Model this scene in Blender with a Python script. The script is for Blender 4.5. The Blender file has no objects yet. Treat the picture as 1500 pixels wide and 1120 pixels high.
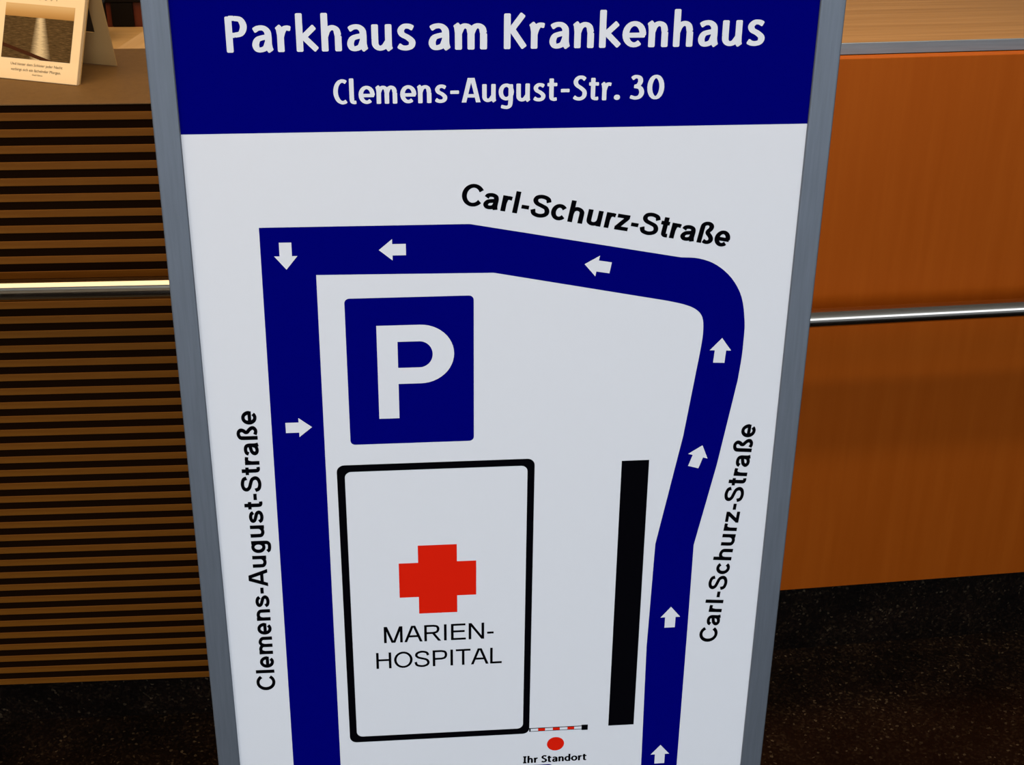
import bpy, bmesh, math, random
from mathutils import Matrix, Vector
random.seed(7)
S = bpy.context.scene
COL = S.collection
R = math.radians

# ------------------------------------------------------------------ camera
cam_data = bpy.data.cameras.new('camera')
cam_data.sensor_fit = 'HORIZONTAL'; cam_data.sensor_width = 36.0
cam_data.lens = 36.0 * 2206.4 / 1500.0
cam_data.clip_start = 0.05; cam_data.clip_end = 60
cam = bpy.data.objects.new('camera', cam_data); COL.objects.link(cam)
pitch, roll = R(27.469), R(0.693)
fw = Vector((0, math.cos(pitch), -math.sin(pitch)))
up0 = Vector((0, math.sin(pitch), math.cos(pitch)))
rt0 = Vector((1, 0, 0))
rt = rt0 * math.cos(roll) + up0 * math.sin(roll)
up = up0 * math.cos(roll) - rt0 * math.sin(roll)
M = Matrix.Identity(4)
for i in range(3):
    M[i][0] = rt[i]; M[i][1] = up[i]; M[i][2] = -fw[i]
M.translation = (0, 0, 1.70)
cam.matrix_world = M
S.camera = cam

# ------------------------------------------------------------------ world, lights, exposure
w = bpy.data.worlds.new('sky'); S.world = w; w.use_nodes = True
w.node_tree.nodes['Background'].inputs[0].default_value = (0.62, 0.78, 1.0, 1)
w.node_tree.nodes['Background'].inputs[1].default_value = 1.0
S.view_settings.view_transform = 'Standard'; S.view_settings.look = 'None'
S.view_settings.exposure = 0.0; S.view_settings.gamma = 1.0
S.view_settings.use_curve_mapping = False

def area(name, loc, rot, sx, sy, power, col):
    d = bpy.data.lights.new(name, 'AREA'); d.shape = 'RECTANGLE'; d.size = sx; d.size_y = sy
    d.energy = power; d.color = col
    o = bpy.data.objects.new(name, d); COL.objects.link(o); o.location = loc; o.rotation_euler = rot
    return o
def spot(name, loc, target, power, col, angle=80, blend=0.8, rad=0.05):
    d = bpy.data.lights.new(name, 'SPOT'); d.energy = power; d.color = col
    d.spot_size = R(angle); d.spot_blend = blend; d.shadow_soft_size = rad
    o = bpy.data.objects.new(name, d); COL.objects.link(o); o.location = loc
    o.rotation_euler = (Vector(target) - Vector(loc)).to_track_quat('-Z', 'Y').to_euler()
    return o
# daylight falling through the windows in the wall behind the camera
WINDOWS = ((-4.15, 1.55, 2.1, 2.3, 14.8), (0.55, 1.55, 2.3, 2.3, 14.8), (4.0, 1.55, 3.2, 2.3, 5.5))      # centre x, centre z, width, height, brightness (the last one, out of view, is set dim to streak the right rail)
for wx, wz, ww, wh, wp in WINDOWS:
    area('window_daylight', (wx, -3.12, wz), (R(90), 0, 0), ww, wh, wp * ww * wh, (0.83, 0.93, 1.0))
# large warm luminous ceiling panel above the counters, a downlight, and a row of warm ceiling panels in the lobby
area('counter_ceiling_light', (-0.80, 1.45, 2.74), (0, 0, R(5)), 3.2, 2.0, 66, (1.0, 0.70, 0.36))
spot('counter_downlight', (0.42, 1.66, 2.74), (0.50, 2.2, 1.22), 165, (1.0, 0.96, 0.78), 48, 1.0)
area('lobby_ceiling_light', (-2.2, -0.6, 2.77), (0, 0, 0), 1.2, 1.2, 14, (1.0, 0.82, 0.58))

# ------------------------------------------------------------------ materials
def nodes(name):
    m = bpy.data.materials.new(name); m.use_nodes = True
    nt = m.node_tree; return m, nt, nt.nodes['Principled BSDF']
def plain(name, col, rough=0.5, metal=0.0, spec=0.5, coat=0.0):
    m, nt, b = nodes(name)
    b.inputs['Base Color'].default_value = (*col, 1); b.inputs['Roughness'].default_value = rough
    b.inputs['Metallic'].default_value = metal; b.inputs['Specular IOR Level'].default_value = spec
    b.inputs['Coat Weight'].default_value = coat
    return m
def ramp(nt, stops):
    r = nt.nodes.new('ShaderNodeValToRGB'); e = r.color_ramp.elements
    e[0].position, e[0].color = stops[0][0], (*stops[0][1], 1)
    e[1].position, e[1].color = stops[-1][0], (*stops[-1][1], 1)
    for p, c in stops[1:-1]:
        k = e.new(p); k.color = (*c, 1)
    return r
def coords(nt, scale):
    tc = nt.nodes.new('ShaderNodeTexCoord'); mp = nt.nodes.new('ShaderNodeMapping')
    mp.inputs['Scale'].default_value = scale
    nt.links.new(tc.outputs['Object'], mp.inputs['Vector']); return mp
def noise(nt, vec, scale, detail=4, rough=0.55):
    n = nt.nodes.new('ShaderNodeTexNoise'); n.inputs['Scale'].default_value = scale
    n.inputs['Detail'].default_value = detail; n.inputs['Roughness'].default_value = rough
    nt.links.new(vec.outputs[0], n.inputs['Vector']); return n
def wood(name, stretch, stops, scale=6, rough=0.4, coat=0.0, bump=0.03, spec=0.5):
    m, nt, b = nodes(name)
    mp = coords(nt, stretch); n = noise(nt, mp, scale, 6, 0.6)
    r = ramp(nt, stops); nt.links.new(n.outputs['Fac'], r.inputs['Fac'])
    nt.links.new(r.outputs['Color'], b.inputs['Base Color'])
    b.inputs['Roughness'].default_value = rough; b.inputs['Coat Weight'].default_value = coat
    b.inputs['Coat Roughness'].default_value = 0.25; b.inputs['Specular IOR Level'].default_value = spec
    bp = nt.nodes.new('ShaderNodeBump'); bp.inputs['Strength'].default_value = bump; bp.inputs['Distance'].default_value = 0.002
    nt.links.new(n.outputs['Fac'], bp.inputs['Height']); nt.links.new(bp.outputs[0], b.inputs['Normal'])
    return m
def granite(name):
    m, nt, b = nodes(name)
    mp = coords(nt, (1, 1, 1))
    v = nt.nodes.new('ShaderNodeTexVoronoi'); v.inputs['Scale'].default_value = 260
    nt.links.new(mp.outputs[0], v.inputs['Vector'])
    sep = nt.nodes.new('ShaderNodeSeparateColor'); nt.links.new(v.outputs['Color'], sep.inputs[0])
    r = ramp(nt, [(0.0, (0.0028, 0.0016, 0.0012)), (0.6, (0.0048, 0.0027, 0.002)), (0.85, (0.010, 0.006, 0.004)), (0.97, (0.016, 0.011, 0.007)), (1.0, (0.05, 0.038, 0.025))])
    nt.links.new(sep.outputs[0], r.inputs['Fac'])
    n = noise(nt, mp, 9, 5, 0.6)
    r2 = ramp(nt, [(0.3, (0.28, 0.26, 0.26)), (0.7, (1.15, 1.05, 0.95))]); nt.links.new(n.outputs['Fac'], r2.inputs['Fac'])
    mx = nt.nodes.new('ShaderNodeMix'); mx.data_type = 'RGBA'; mx.blend_type = 'MULTIPLY'; mx.inputs[0].default_value = 1
    nt.links.new(r.outputs[0], mx.inputs[6]); nt.links.new(r2.outputs[0], mx.inputs[7])
    nt.links.new(mx.outputs[2], b.inputs['Base Color'])
    b.inputs['Roughness'].default_value = 0.25; b.inputs['Specular IOR Level'].default_value = 0.2
    return m
def brushed(name, col, rough, stretch):
    m, nt, b = nodes(name)
    mp = coords(nt, stretch); n = noise(nt, mp, 14, 5, 0.6)
    r = ramp(nt, [(0.3, tuple(c * 0.86 for c in col)), (0.7, col)]); nt.links.new(n.outputs['Fac'], r.inputs['Fac'])
    nt.links.new(r.outputs[0], b.inputs['Base Color'])
    b.inputs['Metallic'].default_value = 0.85; b.inputs['Roughness'].default_value = rough
    return m

M_WHITE = plain('sign_white', (0.75, 0.745, 0.79), 0.55, spec=0.1)
M_BLUE = plain('sign_blue', (0.0003, 0.0006, 0.160), 0.6, spec=0.0)
M_BLACK = plain('sign_black', (0.002, 0.0018, 0.003), 0.6, spec=0.0)
M_RED = plain('sign_red', (0.74, 0.014, 0.004), 0.6, spec=0.0)
M_ALU = brushed('brushed_aluminium', (0.20, 0.22, 0.26), 0.62, (20, 20, 1))
M_EDGE = brushed('edge_aluminium', (0.21, 0.23, 0.26), 0.65, (1, 20, 20))
M_CHROME = plain('polished_steel', (0.55, 0.49, 0.43), 0.06, metal=1.0)
M_PANEL = wood('orange_veneer', (9, 9, 0.5), [(0.25, (0.225, 0.045, 0.002)), (0.5, (0.24, 0.050, 0.003)), (0.75, (0.257, 0.057, 0.004))], 5, 0.45, 0.0, spec=0.06)
M_TOPWOOD = wood('worktop_wood', (0.6, 26, 26), [(0.3, (0.17, 0.078, 0.024)), (0.5, (0.20, 0.096, 0.032)), (0.7, (0.235, 0.117, 0.042))], 5, 0.5, spec=0.2)
M_SLAT = wood('slat_wood', (1.5, 20, 20), [(0.3, (0.115, 0.037, 0.003)), (0.7, (0.145, 0.052, 0.005))], 6, 0.5, spec=0.08)
M_SLATBACK = plain('slat_backing', (0.0075, 0.003, 0.001), 0.8, spec=0.0)
M_LAMINATE = wood('laminate', (3, 3, 3), [(0.3, (0.115, 0.062, 0.022)), (0.7, (0.14, 0.077, 0.028))], 40, 0.6, bump=0.01, spec=0.15)
M_GRANITE = granite('dark_granite')
M_WALL = plain('wall_paint', (0.62, 0.60, 0.55), 0.8)
M_CEIL = plain('ceiling_paint', (0.75, 0.73, 0.68), 0.8)
M_PAPER = plain('calendar_paper', (0.76, 0.56, 0.33), 0.7, spec=0.05)
M_CARD = plain('calendar_card', (0.46, 0.29, 0.12), 0.8, spec=0.05)
M_INK = plain('calendar_ink', (0.10, 0.065, 0.03), 0.6, spec=0.2)
M_PALEWOOD = wood('pale_wood', (1, 14, 14), [(0.3, (0.50, 0.30, 0.12)), (0.7, (0.60, 0.38, 0.17))], 5, 0.5)
M_REDWOOD = wood('red_brown_wood', (14, 14, 1), [(0.3, (0.085, 0.011, 0.003)), (0.7, (0.115, 0.016, 0.004))], 5, 0.45)
M_BLACKPL = plain('black_plastic', (0.006, 0.004, 0.003), 0.5, spec=0.1)

# ------------------------------------------------------------------ helpers
def link(name, me, mat, parent=None):
    o = bpy.data.objects.new(name, me); COL.objects.link(o)
    if mat: me.materials.append(mat)
    if parent: o.parent = parent
    return o
def box(name, x0, x1, y0, y1, z0, z1, mat, parent=None, bev=0.0, seg=2):
    bm = bmesh.new(); bmesh.ops.create_cube(bm, size=1)
    for v in bm.verts:
        v.co = ((x0 + x1) / 2 + v.co.x * (x1 - x0), (y0 + y1) / 2 + v.co.y * (y1 - y0), (z0 + z1) / 2 + v.co.z * (z1 - z0))
    if bev:
        bmesh.ops.bevel(bm, geom=bm.edges[:], offset=bev, segments=seg, affect='EDGES', profile=0.6)
    me = bpy.data.meshes.new(name); bm.to_mesh(me); bm.free()
    return link(name, me, mat, parent)
def tube(name, p0, p1, rad, mat, parent=None, n=32):
    bm = bmesh.new(); p0, p1 = Vector(p0), Vector(p1); d = (p1 - p0)
    bmesh.ops.create_cone(bm, cap_ends=False, segments=n, radius1=rad, radius2=rad, depth=d.length)
    for f in bm.faces: f.smooth = True
    for z in (-1, 1):                       # end caps with their own vertices keep the tube's shading straight
        f = bm.faces.new([bm.verts.new((rad * math.cos(2 * math.pi * i / n), z * rad * math.sin(2 * math.pi * i / n), z * d.length / 2)) for i in range(n)]); f.smooth = False
    bm.transform(Matrix.Translation((p0 + p1) / 2) @ d.to_track_quat('Z', 'Y').to_matrix().to_4x4())
    me = bpy.data.meshes.new(name); bm.to_mesh(me); bm.free()
    return link(name, me, mat, parent)
def mesh(name, verts, faces, mat, parent=None):
    me = bpy.data.meshes.new(name); me.from_pydata(verts, [], faces); me.update()
    return link(name, me, mat, parent)
def thing(name, label, cat, loc, rz=0.0, group=None):
    o = bpy.data.objects.new(name, None); COL.objects.link(o); o.location = loc; o.rotation_euler = (0, 0, rz)
    o['label'] = label; o['category'] = cat
    if group: o['group'] = group
    return o
def struct(o):
    o['kind'] = 'structure'; return o

# ------------------------------------------------------------------ the room
struct(box('floor', -5.4, 6, -3.2, 5.2, -0.1, 0.0, M_GRANITE))
struct(box('ceiling', -5.4, 6, -3.2, 5.2, 2.8, 2.9, M_CEIL))
struct(box('wall_left', -5.5, -5.4, -3.2, 5.2, 0, 2.8, M_WALL))
struct(box('wall_right', 6, 6.1, -3.2, 5.2, 0, 2.8, M_WALL))
struct(box('wall_front', -5.4, 6, 5.2, 5.3, 0, 2.8, M_WALL))
wb = bpy.data.objects.new('wall_back', None); COL.objects.link(wb); struct(wb)
edge_x = -5.4
for k, (wx, wz, ww, wh, wp) in enumerate(WINDOWS):
    x0, x1, z0, z1 = wx - ww / 2 - 0.05, wx + ww / 2 + 0.05, wz - wh / 2 - 0.05, wz + wh / 2 + 0.05
    box('wall_pier', edge_x, x0, -3.3, -3.2, 0, 2.8, M_WALL, wb)
    box('wall_sill', x0, x1, -3.3, -3.2, 0, z0, M_WALL, wb)
    if z1 < 2.79: box('wall_lintel', x0, x1, -3.3, -3.2, z1, 2.8, M_WALL, wb)
    edge_x = x1
    fr = bpy.data.objects.new('window_%d' % (k + 1), None); COL.objects.link(fr); struct(fr)
    for a0, a1, b0, b1 in ((x0, x0 + 0.05, z0, z1), (x1 - 0.05, x1, z0, z1), (x0 + 0.05, x1 - 0.05, z0, z0 + 0.05), (x0 + 0.05, x1 - 0.05, z1 - 0.05, z1)):
        box('window_frame', a0, a1, -3.28, -3.22, b0, b1, M_ALU, fr)
box('wall_pier', edge_x, 6, -3.3, -3.2, 0, 2.8, M_WALL, wb)

# ------------------------------------------------------------------ slatted counter on the left
c1 = thing('reception_counter', 'reception counter faced with narrow gold and black horizontal slats', 'counter', (-0.7051, 2.0, 0), R(4.638))
XL, XR = -1.25, 0.68
TOP, BOT = 1.0788, 0.0863
box('backing_panel', XL, XR - 0.004, 0.002, 0.022, BOT, TOP - 0.0013, M_SLATBACK, c1)
pit = (TOP - BOT) / 42
slat0 = None
for k in range(42):
    if slat0 is None:
        slat0 = box('slat', XL, XR - 0.004, 0.0008, 0.0022, -pit * 0.245, pit * 0.245, M_SLAT, c1, 0.0006, 1); s = slat0
    else:
        s = slat0.copy(); COL.objects.link(s); s.parent = c1
    s.location = (0, 0, TOP - (k + 0.755) * pit)
box('worktop', XL, XR, 0.0, 0.285, TOP - 0.0012, TOP, M_LAMINATE, c1)
box('worktop_core', XL, XR, 0.0225, 0.283, TOP - 0.03, TOP - 0.0015, M_SLATBACK, c1)
box('end_panel', XR - 0.02, XR, 0.022, 0.28, BOT, TOP - 0.03, M_SLATBACK, c1)
box('back_panel', XL, XR - 0.02, 0.26, 0.28, 0.0, TOP - 0.03, M_PALEWOOD, c1)
box('plinth', XL, XR - 0.01, 0.014, 0.20, 0.0, BOT, M_GRANITE, c1)
ra = tube('hand_rail', (XL, -0.055, 0.826), (XR - 0.03, -0.055, 0.826), 0.0152, M_CHROME, c1)
for bx in (-0.95, 0.45):
    tube('rail_bracket', (bx, -0.050, 0.826), (bx, 0.003, 0.826), 0.007, M_CHROME, ra, 16)

# ------------------------------------------------------------------ wood panelled counter on the right
c2 = thing('reception_counter', 'reception counter with plain orange wood front panel and metal edged worktop', 'counter', (0.4854, 2.2065, 0), R(8.351))
XL, XR = -0.44, 1.90
box('front_panel', XL, XR, 0.0, 0.019, 0.1435, 1.1005, M_PANEL, c2, 0.0012, 2)
box('panel_core', XL + 0.02, XR - 0.02, 0.0195, 0.24, 0.1435, 1.0985, M_SLATBACK, c2)
box('worktop', XL, XR, 0.0215, 0.64, 1.1005, 1.1183, M_TOPWOOD, c2)
box('metal_edge', XL, XR, 0.0185, 0.0213, 1.1012, 1.1186, M_EDGE, c2, 0.0005, 1)
box('plinth', XL, XR, 0.015, 0.24, 0.0, 0.1430, M_GRANITE, c2)
rb = tube('hand_rail', (XL + 0.02, -0.05, 0.7005), (XR, -0.05, 0.7005), 0.0150, M_CHROME, c2)
for bx in (-0.3, 1.5):
    tube('rail_bracket', (bx, -0.045, 0.7005), (bx, 0.001, 0.7005), 0.007, M_CHROME, rb, 16)

# ------------------------------------------------------------------ stroke lettering
def arc(cx, cy, rx, ry, a0, a1, n=22):
    return [(cx + rx * math.cos(R(a0 + (a1 - a0) * i / n)), cy + ry * math.sin(R(a0 + (a1 - a0) * i / n))) for i in range(n + 1)]
def spline(p, n=5):
    q = [(2 * p[0][0] - p[1][0], 2 * p[0][1] - p[1][1])] + list(p) + [(2 * p[-1][0] - p[-2][0], 2 * p[-1][1] - p[-2][1])]
    out = []
    for i in range(1, len(q) - 2):
        a, b, c, d = q[i - 1:i + 3]
        for j in range(n):
            t = j / n
            out.append(tuple(0.5 * (2 * b[k] + (c[k] - a[k]) * t + (2 * a[k] - 5 * b[k] + 4 * c[k] - d[k]) * t * t + (3 * b[k] - a[k] - 3 * c[k] + d[k]) * t ** 3) for k in (0, 1)))
    out.append(tuple(p[-1])); return out
def L(*p): return ('L', list(p))
def H(*p): return ('H', list(p))            # straight stroke whose ends are cut level
def Q(*p): return ('Q', spline(p))
def A(*a): return ('Q', arc(*a))

BOLD = {
 'C': (1.008, [A(.535, .5, .40, .43, 33, 327)]),
 'S': (.932, [Q((.79, .71), (.71, .87), (.46, .935), (.235, .875), (.17, .73), (.27, .6), (.47, .53), (.7, .44), (.785, .27), (.7, .125), (.46, .06), (.21, .125), (.125, .31))]),
 'A': (1.008, [H((.11, 0), (.455, 1)), H((.90, 0), (.555, 1)), L((.26, .3), (.75, .3))]),
 'a': (.777, [Q((.135, .50), (.2, .61), (.375, .648), (.53, .60), (.585, .47), (.585, .30), (.588, .15), (.625, 0)), Q((.585, .42), (.42, .385), (.24, .33), (.15, .2), (.22, .095), (.36, .075), (.52, .14), (.585, .29))]),
 'c': (.777, [A(.41, .3625, .265, .292, 36, 324)]),
 'e': (.777, [A(.385, .3625, .255, .295, -6, 318 - 360 if False else 318), L((.16, .335), (.715, .335))]),
 'g': (.853, [A(.40, .365, .24, .285, 0, 360), L((.65, .725), (.65, .02)), Q((.65, .08), (.64, -.1), (.55, -.195), (.39, -.21), (.23, -.18), (.145, -.085))]),
 'h': (.853, [L((.19, 0), (.19, 1)), Q((.19, .40), (.25, .56), (.40, .64), (.56, .61), (.65, .52), (.665, .40)), L((.665, .42), (.665, 0))]),
 'l': (.388, [L((.194, 0), (.194, 1))]),
 'm': (1.242, [L((.19, 0), (.19, .725)), Q((.19, .42), (.25, .57), (.38, .645), (.52, .61), (.61, .52), (.62, .42)), L((.62, .44), (.62, 0)), Q((.62, .42), (.68, .57), (.81, .645), (.95, .61), (1.04, .52), (1.05, .42)), L((1.05, .44), (1.05, 0))]),
 'n': (.853, [L((.19, 0), (.19, .725)), Q((.19, .40), (.25, .56), (.40, .64), (.56, .61), (.65, .52), (.665, .40)), L((.665, .42), (.665, 0))]),
 'r': (.543, [L((.19, 0), (.19, .725)), Q((.19, .38), (.24, .56), (.35, .635), (.51, .62))]),
 's': (.777, [Q((.62, .50), (.55, .6), (.38, .648), (.205, .61), (.15, .53), (.22, .44), (.38, .385), (.56, .325), (.63, .21), (.55, .115), (.38, .075), (.19, .115), (.11, .23))]),
 't': (.465, [H((.24, .92), (.24, .22)), Q((.24, .26), (.255, .13), (.33, .08), (.44, .09)), L((.02, .648), (.43, .648))]),
 'u': (.853, [L((.665, .725), (.665, 0)), L((.19, .725), (.19, .30)), Q((.19, .32), (.21, .17), (.35, .085), (.52, .11), (.64, .22), (.665, .36))]),
 'z': (.698, [L((.06, .645), (.64, .645)), L((.03, .08), (.66, .08)), L((.55, .61), (.14, .115))]),
 '\u00df': (.853, [L((.19, 0), (.19, .68)), Q((.19, .64), (.21, .84), (.34, .935), (.5, .93), (.595, .83), (.575, .7), (.5, .6), (.5, .5), (.6, .41), (.69, .3), (.7, .18), (.6, .09), (.48, .08), (.36, .13))]),
 '-': (.465, [L((.06, .345), (.405, .345))]),
}
CAPS = {
 'M': (1.163, [L((.165, 0), (.165, 1)), L((1.0, 0), (1.0, 1)), H((.195, 1), (.555, 0)), H((.97, 1), (.61, 0))]),
 'A': (.931, [H((.06, 0), (.43, 1)), H((.87, 0), (.50, 1)), L((.2, .35), (.73, .35))]),
 'R': (1.008, [L((.17, 0), (.17, 1)), L((.17, .94), (.6, .94)), Q((.58, .94), (.77, .89), (.83, .725), (.76, .56), (.58, .5)), L((.17, .5), (.6, .5)), H((.56, .5), (.90, 0))]),
 'I': (.388, [L((.194, 0), (.194, 1))]),
 'E': (.931, [L((.17, 0), (.17, 1)), L((.17, .94), (.86, .94)), L((.17, .53), (.82, .53)), L((.17, .06), (.88, .06))]),
 'N': (1.008, [L((.165, 0), (.165, 1)), L((.84, 0), (.84, 1)), H((.165, 1), (.84, 0))]),
 'H': (1.008, [L((.17, 0), (.17, 1)), L((.84, 0), (.84, 1)), L((.17, .53), (.84, .53))]),
 'O': (1.086, [A(.543, .5, .43, .455, 0, 360)]),
 'S': (.931, [Q((.79, .72), (.71, .89), (.46, .955), (.22, .88), (.155, .73), (.26, .6), (.47, .53), (.71, .44), (.80, .26), (.71, .11), (.46, .045), (.19, .12), (.11, .32))]),
 'P': (.931, [L((.17, 0), (.17, 1)), L((.17, .94), (.6, .94)), Q((.57, .94), (.76, .88), (.82, .70), (.75, .52), (.57, .46)), L((.17, .46), (.6, .46))]),
 'T': (.853, [L((.03, .94), (.82, .94)), L((.425, 0), (.425, 1))]),
 'L': (.777, [L((.165, 0), (.165, 1)), L((.165, .06), (.73, .06))]),
 '-': (.465, [L((.06, .36), (.40, .36))]),
}
TITLE = {
 'P': (.70, [L((.15, 0), (.15, 1)), L((.15, .917), (.32, .917)), Q((.30, .917), (.49, .875), (.57, .70), (.49, .52), (.30, .472)), L((.15, .472), (.32, .472))]),
 'a': (.67, [Q((.11, .585), (.24, .65), (.39, .65), (.50, .56), (.52, .41), (.52, .22), (.545, .10), (.59, .03)), Q((.52, .415), (.38, .405), (.215, .35), (.15, .21), (.20, .095), (.31, .08), (.44, .14), (.52, .30))]),
 'r': (.52, [L((.165, 0), (.165, .54)), Q((.075, .70), (.135, .62), (.165, .46)), Q((.165, .40), (.225, .56), (.32, .645), (.46, .63))]),
 'k': (.685, [L((.15, 0), (.15, 1.07)), L((.22, .37), (.585, .70)), L((.25, .43), (.64, .045))]),
 'h': (.70, [L((.15, 0), (.15, 1.07)), Q((.15, .40), (.23, .57), (.36, .645), (.485, .59), (.535, .42)), L((.535, .44), (.535, 0))]),
 'u': (.71, [L((.15, .74), (.15, .30)), Q((.15, .33), (.165, .17), (.27, .085), (.41, .12), (.53, .26)), L((.54, .74), (.54, .2)), Q((.54, .25), (.55, .11), (.60, .03))]),
 's': (.60, [Q((.51, .60), (.39, .655), (.25, .65), (.155, .55), (.2, .44), (.35, .36), (.475, .25), (.45, .13), (.33, .08), (.19, .09), (.08, .15))]),
 'm': (1.04, [L((.165, 0), (.165, .54)), Q((.085, .70), (.14, .62), (.165, .46)), Q((.165, .44), (.24, .59), (.35, .65), (.465, .59), (.51, .44)), L((.51, .46), (.51, 0)), Q((.51, .44), (.585, .59), (.695, .65), (.81, .59), (.855, .44)), L((.855, .46), (.855, 0))]),
 'n': (.71, [L((.165, 0), (.165, .54)), Q((.085, .70), (.14, .62), (.165, .46)), Q((.165, .42), (.24, .58), (.37, .648), (.495, .59), (.545, .42)), L((.545, .44), (.545, 0))]),
 'K': (.73, [L((.15, 0), (.15, 1)), L((.24, .50), (.61, .98)), L((.28, .56), (.65, .035))]),
 'e': (.67, [A(.355, .37, .25, .287, -8, 312), L((.14, .345), (.67, .345))]),
 'C': (.63, [A(.43, .5, .295, .42, 58, 302)]),
 'l': (.40, [L((.15, 1.05), (.15, .22)), Q((.15, .27), (.165, .13), (.24, .085), (.34, .095))]),
 '-': (.53, [L((.075, .42), (.455, .42))]),
 'A': (.80, [H((.10, 0), (.36, 1)), H((.72, 0), (.46, 1)), L((.2, .27), (.62, .27))]),
 'g': (.70, [A(.35, .40, .235, .265, 0, 360), L((.545, .72), (.545, .02)), Q((.545, .08), (.51, -.13), (.37, -.205), (.13, -.165))]),
 't': (.50, [L((.2, .93), (.2, .22)), Q((.2, .27), (.215, .13), (.31, .085), (.44, .10)), L((.02, .66), (.45, .66))]),
 'S': (.68, [Q((.57, .84), (.44, .925), (.27, .91), (.155, .78), (.2, .63), (.38, .51), (.535, .37), (.525, .19), (.38, .09), (.2, .10), (.08, .17))]),
 '.': (.34, [('D', arc(.17, .115, .04, .04, 0, 360))]),
 '3': (.68, [Q((.13, .84), (.26, .92), (.42, .88), (.46, .73), (.38, .59), (.24, .54)), Q((.22, .545), (.44, .49), (.525, .31), (.45, .14), (.28, .085), (.08, .14))]),
 '0': (.70, [A(.35, .5, .235, .42, 0, 360)]),
 'I': (.50, [L((.25, 0), (.25, 1)), L((.06, .92), (.44, .92)), L((.06, .08), (.44, .08))]),
 'd': (.72, [A(.34, .37, .235, .28, 0, 360), L((.54, 1.07), (.54, 0))]),
 'o': (.72, [A(.36, .37, .25, .285, 0, 360)]),
}
def stroke_mesh(kind, pts, hx, hy, soft, V, F):
    p = [pts[0]]
    for q in pts[1:]:
        if math.hypot(q[0] - p[-1][0], q[1] - p[-1][1]) > 1e-5: p.append(q)
    n = len(p); closed = math.hypot(p[0][0] - p[-1][0], p[0][1] - p[-1][1]) < 1e-4
    if closed: p = p[:-1]; n -= 1
    rows = []
    for i in range(n):
        a = p[i - 1] if (i or closed) else p[i]; b = p[(i + 1) % n] if (i < n - 1 or closed) else p[i]
        tx, ty = b[0] - a[0], b[1] - a[1]; l = math.hypot(tx, ty); tx /= l; ty /= l
        nx, ny = -ty, tx
        h = math.hypot(nx * hx, ny * hy)
        rows.append((p[i], (tx, ty), (nx, ny), h))
    pairs = []
    for i, (c, t, nn, h) in enumerate(rows):
        end = (not closed) and i in (0, n - 1)
        if end and kind == 'H':
            s = h / abs(t[1]) * (1 if nn[0] > 0 else -1)
            pairs.append(((c[0] + s, c[1]), (c[0] - s, c[1])))
        elif end and soft:
            sg = 1 if i == 0 else -1
            e = ((c[0] + nn[0] * h * .72, c[1] + nn[1] * h * .72), (c[0] - nn[0] * h * .72, c[1] - nn[1] * h * .72))
            c2 = (c[0] + sg * t[0] * soft, c[1] + sg * t[1] * soft)
            e2 = ((c2[0] + nn[0] * h, c2[1] + nn[1] * h), (c2[0] - nn[0] * h, c2[1] - nn[1] * h))
            pairs += [e, e2] if i == 0 else [e2, e]
        else:
            pairs.append(((c[0] + nn[0] * h, c[1] + nn[1] * h), (c[0] - nn[0] * h, c[1] - nn[1] * h)))
    b0 = len(V); m = len(pairs)
    if kind == 'D':
        V += [r for l, r in pairs]; F.append(tuple(range(b0, b0 + m))); return
    for l, r in pairs: V.append(l); V.append(r)
    for i in range(m if closed else m - 1):
        j = (i + 1) % m
        F.append((b0 + 2 * i, b0 + 2 * i + 1, b0 + 2 * j + 1, b0 + 2 * j))
def lettering(name, font, text, p0, p1, cap, hx, hy, mat, parent, depth, soft=0.0, space=.30, track=0.0):
    """letters set from p0 to p1 (mm on the sign face), outer edge to outer edge"""
    V, F, x, lay, si = [], [], 0.0, [], 0
    for ch in text:
        if ch == ' ': x += space; continue
        adv, strokes = font[ch]
        for kind, pts in strokes:
            stroke_mesh(kind, [(x + a, b) for a, b in pts], hx, hy, soft, V, F)
            lay += [si % 7] * (len(V) - len(lay)); si += 1
        x += adv + track
    lo, hi = min(v[0] for v in V), max(v[0] for v in V)
    dx, dy = p1[0] - p0[0], p1[1] - p0[1]; ln = math.hypot(dx, dy); ux, uy = dx / ln, dy / ln
    k = ln / (hi - lo)
    W = []
    for (a, b), ly in zip(V, lay):
        s, t = (a - lo) * k, b * cap
        W.append(((p0[0] + ux * s - uy * t) / 1000, -depth - ly * 1e-5, (p0[1] + uy * s + ux * t) / 1000))
    FF = []
    for f in F:                                   # all faces look towards the viewer (-Y)
        area2 = sum(W[f[i]][0] * W[f[(i + 1) % 4]][2] - W[f[(i + 1) % 4]][0] * W[f[i]][2] for i in range(4)) if len(f) == 4 else -1
        FF.append(f if area2 > 0 else f[::-1])
    return mesh(name, W, FF, mat, parent)
def flat(name, pts, mat, parent, depth, holes=None):
    """filled outline in mm on the sign face; optional matching inner outline makes a ring"""
    if holes is None:
        bm = bmesh.new()
        vs = [bm.verts.new((x / 1000, -depth, y / 1000)) for x, y in pts]
        f0 = bm.faces.new(vs); f0.normal_update(); bmesh.ops.triangulate(bm, faces=bm.faces[:])
        bm.normal_update()
        if bm.faces[:][0].normal.y > 0: bmesh.ops.reverse_faces(bm, faces=bm.faces[:])
        me = bpy.data.meshes.new(name); bm.to_mesh(me); bm.free()
        return link(name, me, mat, parent)
    n = len(pts)
    V = [(x / 1000, -depth, y / 1000) for x, y in pts] + [(x / 1000, -depth, y / 1000) for x, y in holes]
    return mesh(name, V, [(i, (i + 1) % n, n + (i + 1) % n, n + i) for i in range(n)], mat, parent)
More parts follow.
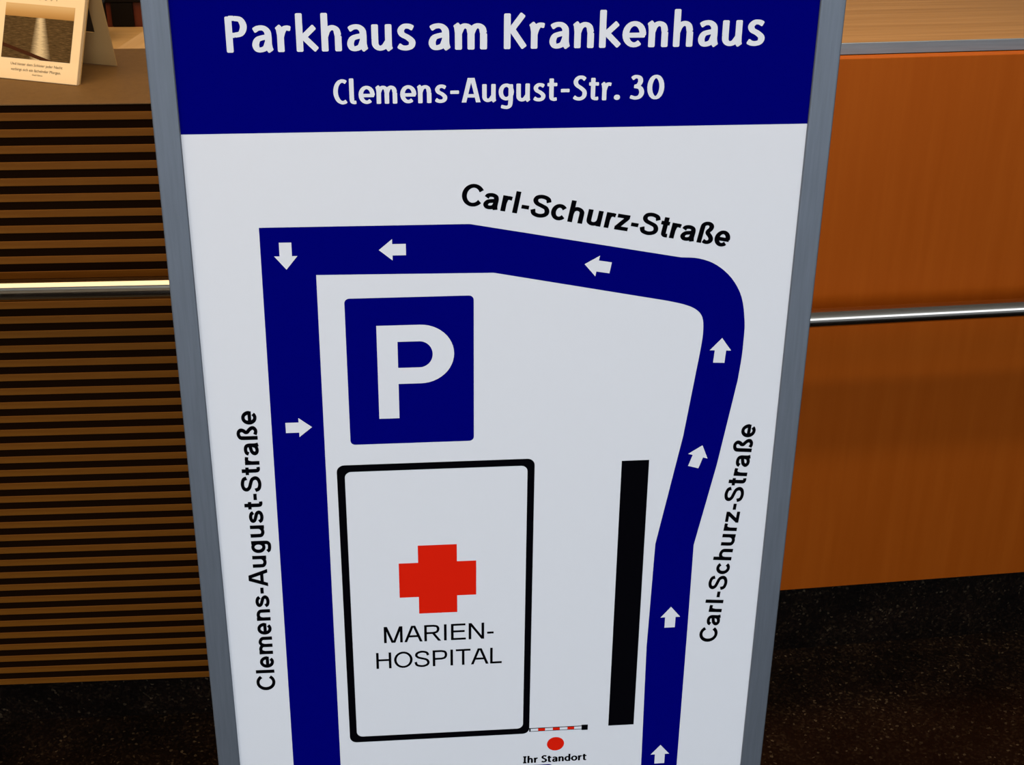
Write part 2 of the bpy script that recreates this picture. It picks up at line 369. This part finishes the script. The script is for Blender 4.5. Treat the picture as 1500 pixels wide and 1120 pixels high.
def rrect(x0, x1, y0, y1, r, n=6):
    out = []
    for cx, cy, a in ((x1 - r, y0 + r, -90), (x1 - r, y1 - r, 0), (x0 + r, y1 - r, 90), (x0 + r, y0 + r, 180)):
        out += arc(cx, cy, r, r, a, a + 90, n)
    return out

for ch in TITLE:                                   # thinner cross strokes: open the curves up a little
    adv, st = TITLE[ch]
    TITLE[ch] = (adv, [(k, [(x, y * 1.05 - 0.014) for x, y in p]) if k == 'Q' or (k == 'L' and abs(p[0][1] - p[1][1]) < .01) else (k, p) for k, p in st])
# ------------------------------------------------------------------ the free-standing sign
sg = thing('sign_stand', 'freestanding aluminium framed sign with blue and white car park route map', 'sign', (-0.01473, 1.3786, 0), R(5.432))
HW = 0.298
box('sign_panel', -HW - 0.006, HW + 0.006, 0.0, 0.005, 0.10, 1.476, M_WHITE, sg)
box('back_panel', -HW - 0.006, HW + 0.006, 0.0055, 0.010, 0.10, 1.476, M_ALU, sg)
for s in (-1, 1):
    x0, x1 = sorted((s * HW, s * (HW + 0.0245)))
    box('frame_stile', x0, x1, -0.003, 0.018, 0.02, 1.50, M_ALU, sg, 0.002, 3)
    box('base_foot', x0 - 0.012, x1 + 0.012, -0.24, 0.26, 0.0, 0.02, M_ALU, sg, 0.004, 2)
box('frame_rail', -HW, HW, -0.003, 0.018, 1.4755, 1.50, M_ALU, sg, 0.002, 3)
box('frame_rail', -HW, HW, -0.003, 0.018, 0.0765, 0.101, M_ALU, sg, 0.002, 3)
D1, D2 = 0.00015, 0.00030
flat('header_band', [(-298, 1254), (298, 1254), (298, 1476), (-298, 1476)], M_BLUE, sg, D1)
TX, TY = 0.097, 0.070
lettering('title_lettering', TITLE, 'Parkhaus', (-249.7, 1330.6), (-78, 1330.6), 33, TX, TY, M_WHITE, sg, D2, 0.025, track=0.035)
lettering('title_lettering', TITLE, 'am', (-66, 1330.6), (-12.1, 1330.6), 33, TX, TY, M_WHITE, sg, D2, 0.025, track=0.035)
lettering('title_lettering', TITLE, 'Krankenhaus', (3.4, 1330.6), (248.5, 1330.6), 33, TX, TY, M_WHITE, sg, D2, 0.025, track=0.035)
lettering('address_lettering', TITLE, 'Clemens-August-Str.', (-155.1, 1280.5), (114.1, 1280.5), 23.4, TX, TY, M_WHITE, sg, D2, 0.025, track=0.035)
lettering('address_lettering', TITLE, '30', (123.3, 1280.5), (156, 1280.5), 23.4, TX, TY, M_WHITE, sg, D2, 0.025, track=0.035)

# the blue route: outer edge up the left, over the top and down the right, then back along the inner edge
outer = [(-238, 101), (-236.5, 487), (-234.1, 895), (-232.3, 1159.5), (-28.6, 1158.5), (182.6, 1117.8)]
outer += spline([(182.6, 1117.8), (201.6, 1116), (219.9, 1108.5), (236.8, 1093.2), (248.6, 1072), (254, 1044), (254.6, 1022), (254.2, 1003), (252.2, 977)], 4)[1:]
outer += [(237.6, 875), (219.2, 772.5), (219.6, 659), (219.6, 456), (219.6, 101)]
inner = [(-183, 101), (-181.9, 484), (-180.6, 893), (-179.9, 1108.6), (-4.8, 1106.2), (171, 1070.7)]
inner += spline([(171, 1070.7), (189.2, 1066), (202.1, 1060), (209.4, 1051), (211.4, 1036.3), (210.5, 1017.7), (207.2, 988)], 4)[1:]
inner += [(198.5, 912), (176, 776), (173.6, 635), (176.2, 459), (176.2, 101)]
flat('route_band', outer + inner[::-1], M_BLUE, sg, D1)
def arrow(tail, tip):
    dx, dy = tip[0] - tail[0], tip[1] - tail[1]; l = math.hypot(dx, dy); ux, uy = dx / l, dy / l
    P = []
    for a, b in ((0, -6.0), (.5 * l, -6.0), (.5 * l, -11.3), (l, 0), (.5 * l, 11.3), (.5 * l, 6.0), (0, 6.0)):
        P.append((tail[0] + ux * a - uy * b, tail[1] + uy * a + ux * b))
    flat('route_arrow', P, M_WHITE, sg, D2)
for t, h in (((-208.2, 1143.6), (-208.4, 1115.1)), ((-91.3, 1133.4), (-117.8, 1133.4)), ((112.4, 1108.3), (86, 1113)), ((230.4, 998.2), (231.9, 1026.7)),
             ((211.9, 873.1), (220.2, 899.8)), ((198.8, 661.3), (198.8, 690.1)), ((198.2, 460.3), (198.1, 488.8)), ((-219.5, 938.1), (-192.4, 938.1))):
    arrow(t, h)
# parking symbol
pk = flat('parking_symbol', rrect(-153.6, -24.7, 915.2, 1082.2, 5), M_BLUE, sg, D1)
po = [(-122.8, 945.2), (-102.4, 945.2), (-102.4, 985.2)] + [(-80, 985.2)] + arc(-79, 1018.4, 34.2, 33.2, -90, 90, 20)[1:] + [(-122.8, 1051.6)]
pi_ = [(-102, 1003.6), (-80, 1003.6)] + arc(-80, 1018.3, 13.4, 14.8, -90, 90, 14)[1:] + [(-102, 1033.1)]
bm = bmesh.new()
stem = [(-122.8, 945.2), (-102, 945.2), (-102, 1051.6), (-122.8, 1051.6)]
def ringface(bm, a, b):
    n = len(a)
    va = [bm.verts.new((x / 1000, -D2, y / 1000)) for x, y in a]; vb = [bm.verts.new((x / 1000, -D2, y / 1000)) for x, y in b]
    for i in range(n - 1): bm.faces.new((va[i], va[i + 1], vb[i + 1], vb[i]))
va = [bm.verts.new((x / 1000, -D2, y / 1000)) for x, y in stem]; bm.faces.new(va)
ringface(bm, [(-102, 985.2)] + arc(-79, 1018.4, 34.2, 33.2, -90, 90, 24) + [(-102, 1051.6)], [(-102, 1003.6)] + arc(-80, 1018.35, 13.4, 14.75, -90, 90, 24) + [(-102, 1033.1)])
bmesh.ops.recalc_face_normals(bm, faces=bm.faces[:])
me = bpy.data.meshes.new('parking_letter'); bm.to_mesh(me); bm.free()
link('parking_letter', me, M_WHITE, pk)
# hospital block
flat('hospital_outline', rrect(-169.4, 40.1, 516.5, 890.8, 8), M_BLACK, sg, D1, rrect(-161.2, 32.6, 524.7, 882.4, 7))
flat('red_cross', [(-86, 696), (-43.5, 696), (-43.5, 718.6), (-22.3, 718.6), (-22.3, 764), (-43.5, 764), (-43.5, 786.4), (-86, 786.4), (-86, 764), (-107.2, 764), (-107.2, 718.6), (-86, 718.6)], M_RED, sg, D1)
lettering('hospital_lettering', CAPS, 'MARIEN-', (-126, 657.5), (-2.6, 657.5), 22.3, .068, .062, M_BLACK, sg, D1)
lettering('hospital_lettering', CAPS, 'HOSPITAL', (-135.6, 621.9), (6.9, 621.9), 22.3, .068, .062, M_BLACK, sg, D1)
# street names
lettering('street_lettering', BOLD, 'Carl-Schurz-Stra\u00dfe', (-38, 1179.1), (229.9, 1127.3), 22.6, .112, .088, M_BLACK, sg, D1)
lettering('street_lettering', BOLD, 'Clemens-August-Stra\u00dfe', (-250.4, 599.1), (-248.7, 959.5), 20.6, .100, .086, M_BLACK, sg, D1)
lettering('street_lettering', BOLD, 'Carl-Schurz-Stra\u00dfe', (254.1, 637.5), (277, 923), 20.6, .100, .086, M_BLACK, sg, D1)
# black bar, barrier, location dot
flat('black_bar', [(133.8, 522.2), (164, 522.2), (163.4, 884), (133.8, 884)], M_BLACK, sg, D1)
bar = flat('barrier_symbol', [(40, 519), (102, 519), (102, 524.4), (40, 524.4)], M_BLACK, sg, D1)
xs = [41.7, 50.5, 58.9, 67.9, 76.3, 85.2, 93.3, 102]
for i in range(7):
    flat('barrier_stripe', [(xs[i], 519.9), (xs[i + 1], 519.9), (xs[i + 1], 523.5), (xs[i], 523.5)], M_RED if i % 2 else M_WHITE, bar, D2)
flat('barrier_post', [(102, 517.8), (109.4, 517.8), (109.4, 525.6), (102, 525.6)], M_BLACK, bar, D2)
flat('location_dot', arc(71.7, 498.8, 10.2, 10.2, 0, 352, 44), M_RED, sg, D1)
lettering('location_lettering', TITLE, 'Ihr Standort', (33.4, 471.4), (109.3, 471.4), 10.3, .112, .092, M_BLACK, sg, D1, .02)
flat('blue_block', rrect(28, 70, 438, 468.0, 6), M_BLUE, sg, D1)

# ------------------------------------------------------------------ calendar on the slatted counter
ZT = 1.0788
cyaw = math.atan2(-0.036, 0.1265)
cal = thing('desk_calendar', 'cream tent calendar with sepia sunset sea photo standing on the counter', 'calendar', (-0.6247, 2.0923, ZT), cyaw)
CW, CH, DF, DB = 0.138, 0.155, 0.069, 0.036       # width, height of the fold, spread of the front and back legs
lean, lean_b = math.atan2(DF, CH), math.atan2(DB, CH)
def place(o, rx, loc):
    o.rotation_euler = (rx, 0, 0); o.location = loc; return o
SL, SB = math.hypot(CH, DF), math.hypot(CH, DB)
pad = place(box('page_block', -CW, 0, 0.0, 0.0075, 0.001, SL, M_PAPER, cal, 0.0006, 1), -lean, (0, 0, 0))
pad2 = place(box('back_page', -CW + 0.001, 0.0005, 0.0078, 0.0092, 0.001, SL, M_CARD, cal), -lean, (0, 0, 0))
# rear support: a card with a window cut in it
bm = bmesh.new()
def cbox(x0, x1, z0, z1, t=0.0012):
    r = bmesh.ops.create_cube(bm, size=1)
    for v in r['verts']: v.co = ((x0 + x1) / 2 + v.co.x * (x1 - x0), v.co.y * t, (z0 + z1) / 2 + v.co.z * (z1 - z0))
cbox(-CW, 0, 0, 0.052); cbox(-CW, 0, 0.130, SB); cbox(-CW, -CW + 0.024, 0.052, 0.130); cbox(-0.024, 0, 0.052, 0.130)
me = bpy.data.meshes.new('rear_support'); bm.to_mesh(me); bm.free()
place(link('rear_support', me, M_CARD, cal), lean_b, (0.004, DF + DB + 0.004, 0.0008))
# printed photograph: sun glitter on a dark sea below a pale sky
mp_, nt, b = nodes('sea_photo')
uv = nt.nodes.new('ShaderNodeTexCoord'); sep = nt.nodes.new('ShaderNodeSeparateXYZ'); nt.links.new(uv.outputs['UV'], sep.inputs[0])
def mth(op, a, b_=None, c=None):
    n = nt.nodes.new('ShaderNodeMath'); n.operation = op
    for i, q in enumerate((a, b_, c)):
        if q is None: continue
        if isinstance(q, (int, float)): n.inputs[i].default_value = q
        else: nt.links.new(q, n.inputs[i])
    return n.outputs[0]
X, Y = sep.outputs[0], sep.outputs[1]
sky = ramp(nt, [(0.76, (0.34, 0.17, 0.045)), (0.86, (0.45, 0.25, 0.085)), (0.97, (0.56, 0.36, 0.16))]); nt.links.new(Y, sky.inputs[0])
mpg = nt.nodes.new('ShaderNodeMapping'); mpg.inputs['Scale'].default_value = (5, 26, 1); nt.links.new(uv.outputs['UV'], mpg.inputs[0])
nz = noise(nt, mpg, 2.2, 6, 0.65)
sea = ramp(nt, [(0.3, (0.030, 0.016, 0.005)), (0.55, (0.085, 0.048, 0.016)), (0.75, (0.17, 0.10, 0.04))]); nt.links.new(nz.outputs['Fac'], sea.inputs[0])
dist = mth('ABSOLUTE', mth('SUBTRACT', X, mth('ADD', 0.52, mth('MULTIPLY', mth('SUBTRACT', 0.75, Y), 0.06))))
wid = mth('ADD', 0.07, mth('MULTIPLY', mth('SUBTRACT', 0.78, Y), 0.12))
glit = mth('SUBTRACT', 1.0, mth('DIVIDE', dist, wid)); glit = mth('MAXIMUM', glit, 0.0)
glit = mth('MULTIPLY', glit, mth('MULTIPLY', nz.outputs['Fac'], 2.1)); glit = mth('MINIMUM', glit, 0.9)
mix1 = nt.nodes.new('ShaderNodeMix'); mix1.data_type = 'RGBA'; nt.links.new(glit, mix1.inputs[0]); nt.links.new(sea.outputs[0], mix1.inputs[6]); mix1.inputs[7].default_value = (0.62, 0.47, 0.27, 1)
boat = mth('ABSOLUTE', mth('SUBTRACT', Y, mth('SUBTRACT', 0.24, mth('MULTIPLY', X, 0.36))))
bmask = mth('LESS_THAN', boat, 0.034)
mix2 = nt.nodes.new('ShaderNodeMix'); mix2.data_type = 'RGBA'; nt.links.new(bmask, mix2.inputs[0]); nt.links.new(mix1.outputs[2], mix2.inputs[6]); mix2.inputs[7].default_value = (0.045, 0.013, 0.004, 1)
hm = mth('GREATER_THAN', Y, 0.765)
mix3 = nt.nodes.new('ShaderNodeMix'); mix3.data_type = 'RGBA'; nt.links.new(hm, mix3.inputs[0]); nt.links.new(mix2.outputs[2], mix3.inputs[6]); nt.links.new(sky.outputs[0], mix3.inputs[7])
nt.links.new(mix3.outputs[2], b.inputs['Base Color']); b.inputs['Roughness'].default_value = 0.7; b.inputs['Specular IOR Level'].default_value = 0.05
ph = mesh('sea_photograph', [(-0.1255, -0.0003, 0.031), (-0.014, -0.0003, 0.031), (-0.014, -0.0003, 0.109), (-0.1255, -0.0003, 0.109)], [(0, 1, 2, 3)], mp_, pad)
uvl = ph.data.uv_layers.new(name='UVMap')
for i, c in enumerate(((0, 0), (1, 0), (1, 1), (0, 1))): uvl.data[i].uv = c
def print_text(body, size, x, z, parent, align='CENTER', spacing=1.0):
    cu = bpy.data.curves.new('print', 'FONT'); cu.body = body; cu.size = size; cu.align_x = align; cu.space_character = spacing; cu.resolution_u = 2
    o = bpy.data.objects.new('print', cu); COL.objects.link(o)
    bpy.context.view_layer.update()
    me = bpy.data.meshes.new_from_object(o.evaluated_get(bpy.context.evaluated_depsgraph_get()))
    bpy.data.objects.remove(o); bpy.data.curves.remove(cu)
    me.transform(Matrix.Rotation(R(90), 4, 'X')); me.transform(Matrix.Translation((x, -0.0004, z)))
    me.materials.clear()
    return link('calendar_print', me, M_INK, parent)
print_text('Und hinter dem Schleier jeder Nacht', 0.0056, -0.067, 0.0215, pad)
print_text('verbirgt sich ein l\u00e4chelnder Morgen.', 0.0056, -0.067, 0.0138, pad)
print_text('Khalil Gibran', 0.0032, -0.064, 0.0085, pad)
print_text('AUGUST', 0.0070, -0.0684, 0.1160, pad, spacing=2.4)

# ------------------------------------------------------------------ behind the slatted counter
dk = thing('staff_desk', 'pale wooden staff desk behind the slatted counter', 'desk', (-0.95, 2.66, 0), R(4.638))
box('desk_top', -0.8, 0.75, -0.28, 0.255, 0.925, 0.95, M_PALEWOOD, dk, 0.002, 1)
for x in (-0.78, 0.70):
    for y in (-0.26, 0.21):
        box('leg', x, x + 0.04, y, y + 0.04, 0.0, 0.925, M_PALEWOOD, dk)
bx = thing('wooden_box', 'small pale wooden box on the desk behind the counter', 'box', (-0.704, 2.618, 0.95), R(80.7))
box('body', -0.06, 0.22, -0.17, 0.0, 0.0, 0.036, M_PALEWOOD, bx, 0.001, 1)
box('lid', -0.061, 0.221, -0.171, 0.001, 0.0362, 0.040, M_PALEWOOD, bx, 0.0008, 1)
cb = thing('cabinet', 'red brown wooden cabinet with black top and black panel behind the desk', 'cabinet', (-0.75, 2.905, 0), R(4.638))
box('body', -0.7, 0.7, 0.03, 0.45, 0.0, 0.998, M_REDWOOD, cb, 0.002, 1)
box('top_board', -0.71, 0.71, 0.02, 0.46, 0.998, 1.03, M_BLACKPL, cb, 0.002, 1)
box('black_panel', -0.036, 0.006, 0.022, 0.03, 0.952, 0.997, M_BLACKPL, cb, 0.001, 1)
bk = thing('storage_case', 'small black case on the desk half hidden behind the calendar', 'case', (-0.83, 2.80, 0.95), R(4.638))
box('body', -0.055, 0.055, 0.0, 0.06, 0.0, 0.06, M_BLACKPL, bk, 0.002, 2)
box('lid', -0.0555, 0.0555, -0.0005, 0.0605, 0.0602, 0.068, M_BLACKPL, bk, 0.001, 1)

# ------------------------------------------------------------------ words for the parts that look different from their thing
for nm, lab in (('hand_rail', 'polished metal hand rail'), ('worktop', 'flat worktop surface'), ('plinth', 'dark speckled stone plinth'), ('header_band', 'dark blue header band'),
                ('route_band', 'dark blue route line'), ('red_cross', 'red cross symbol'), ('parking_symbol', 'blue square with white letter P'),
                ('location_dot', 'red location dot'), ('sea_photograph', 'sepia photo of sun over the sea'), ('front_panel', 'orange wood veneer panel')):
    for o in bpy.data.objects:
        if o.name.split('.')[0] == nm: o['label'] = lab
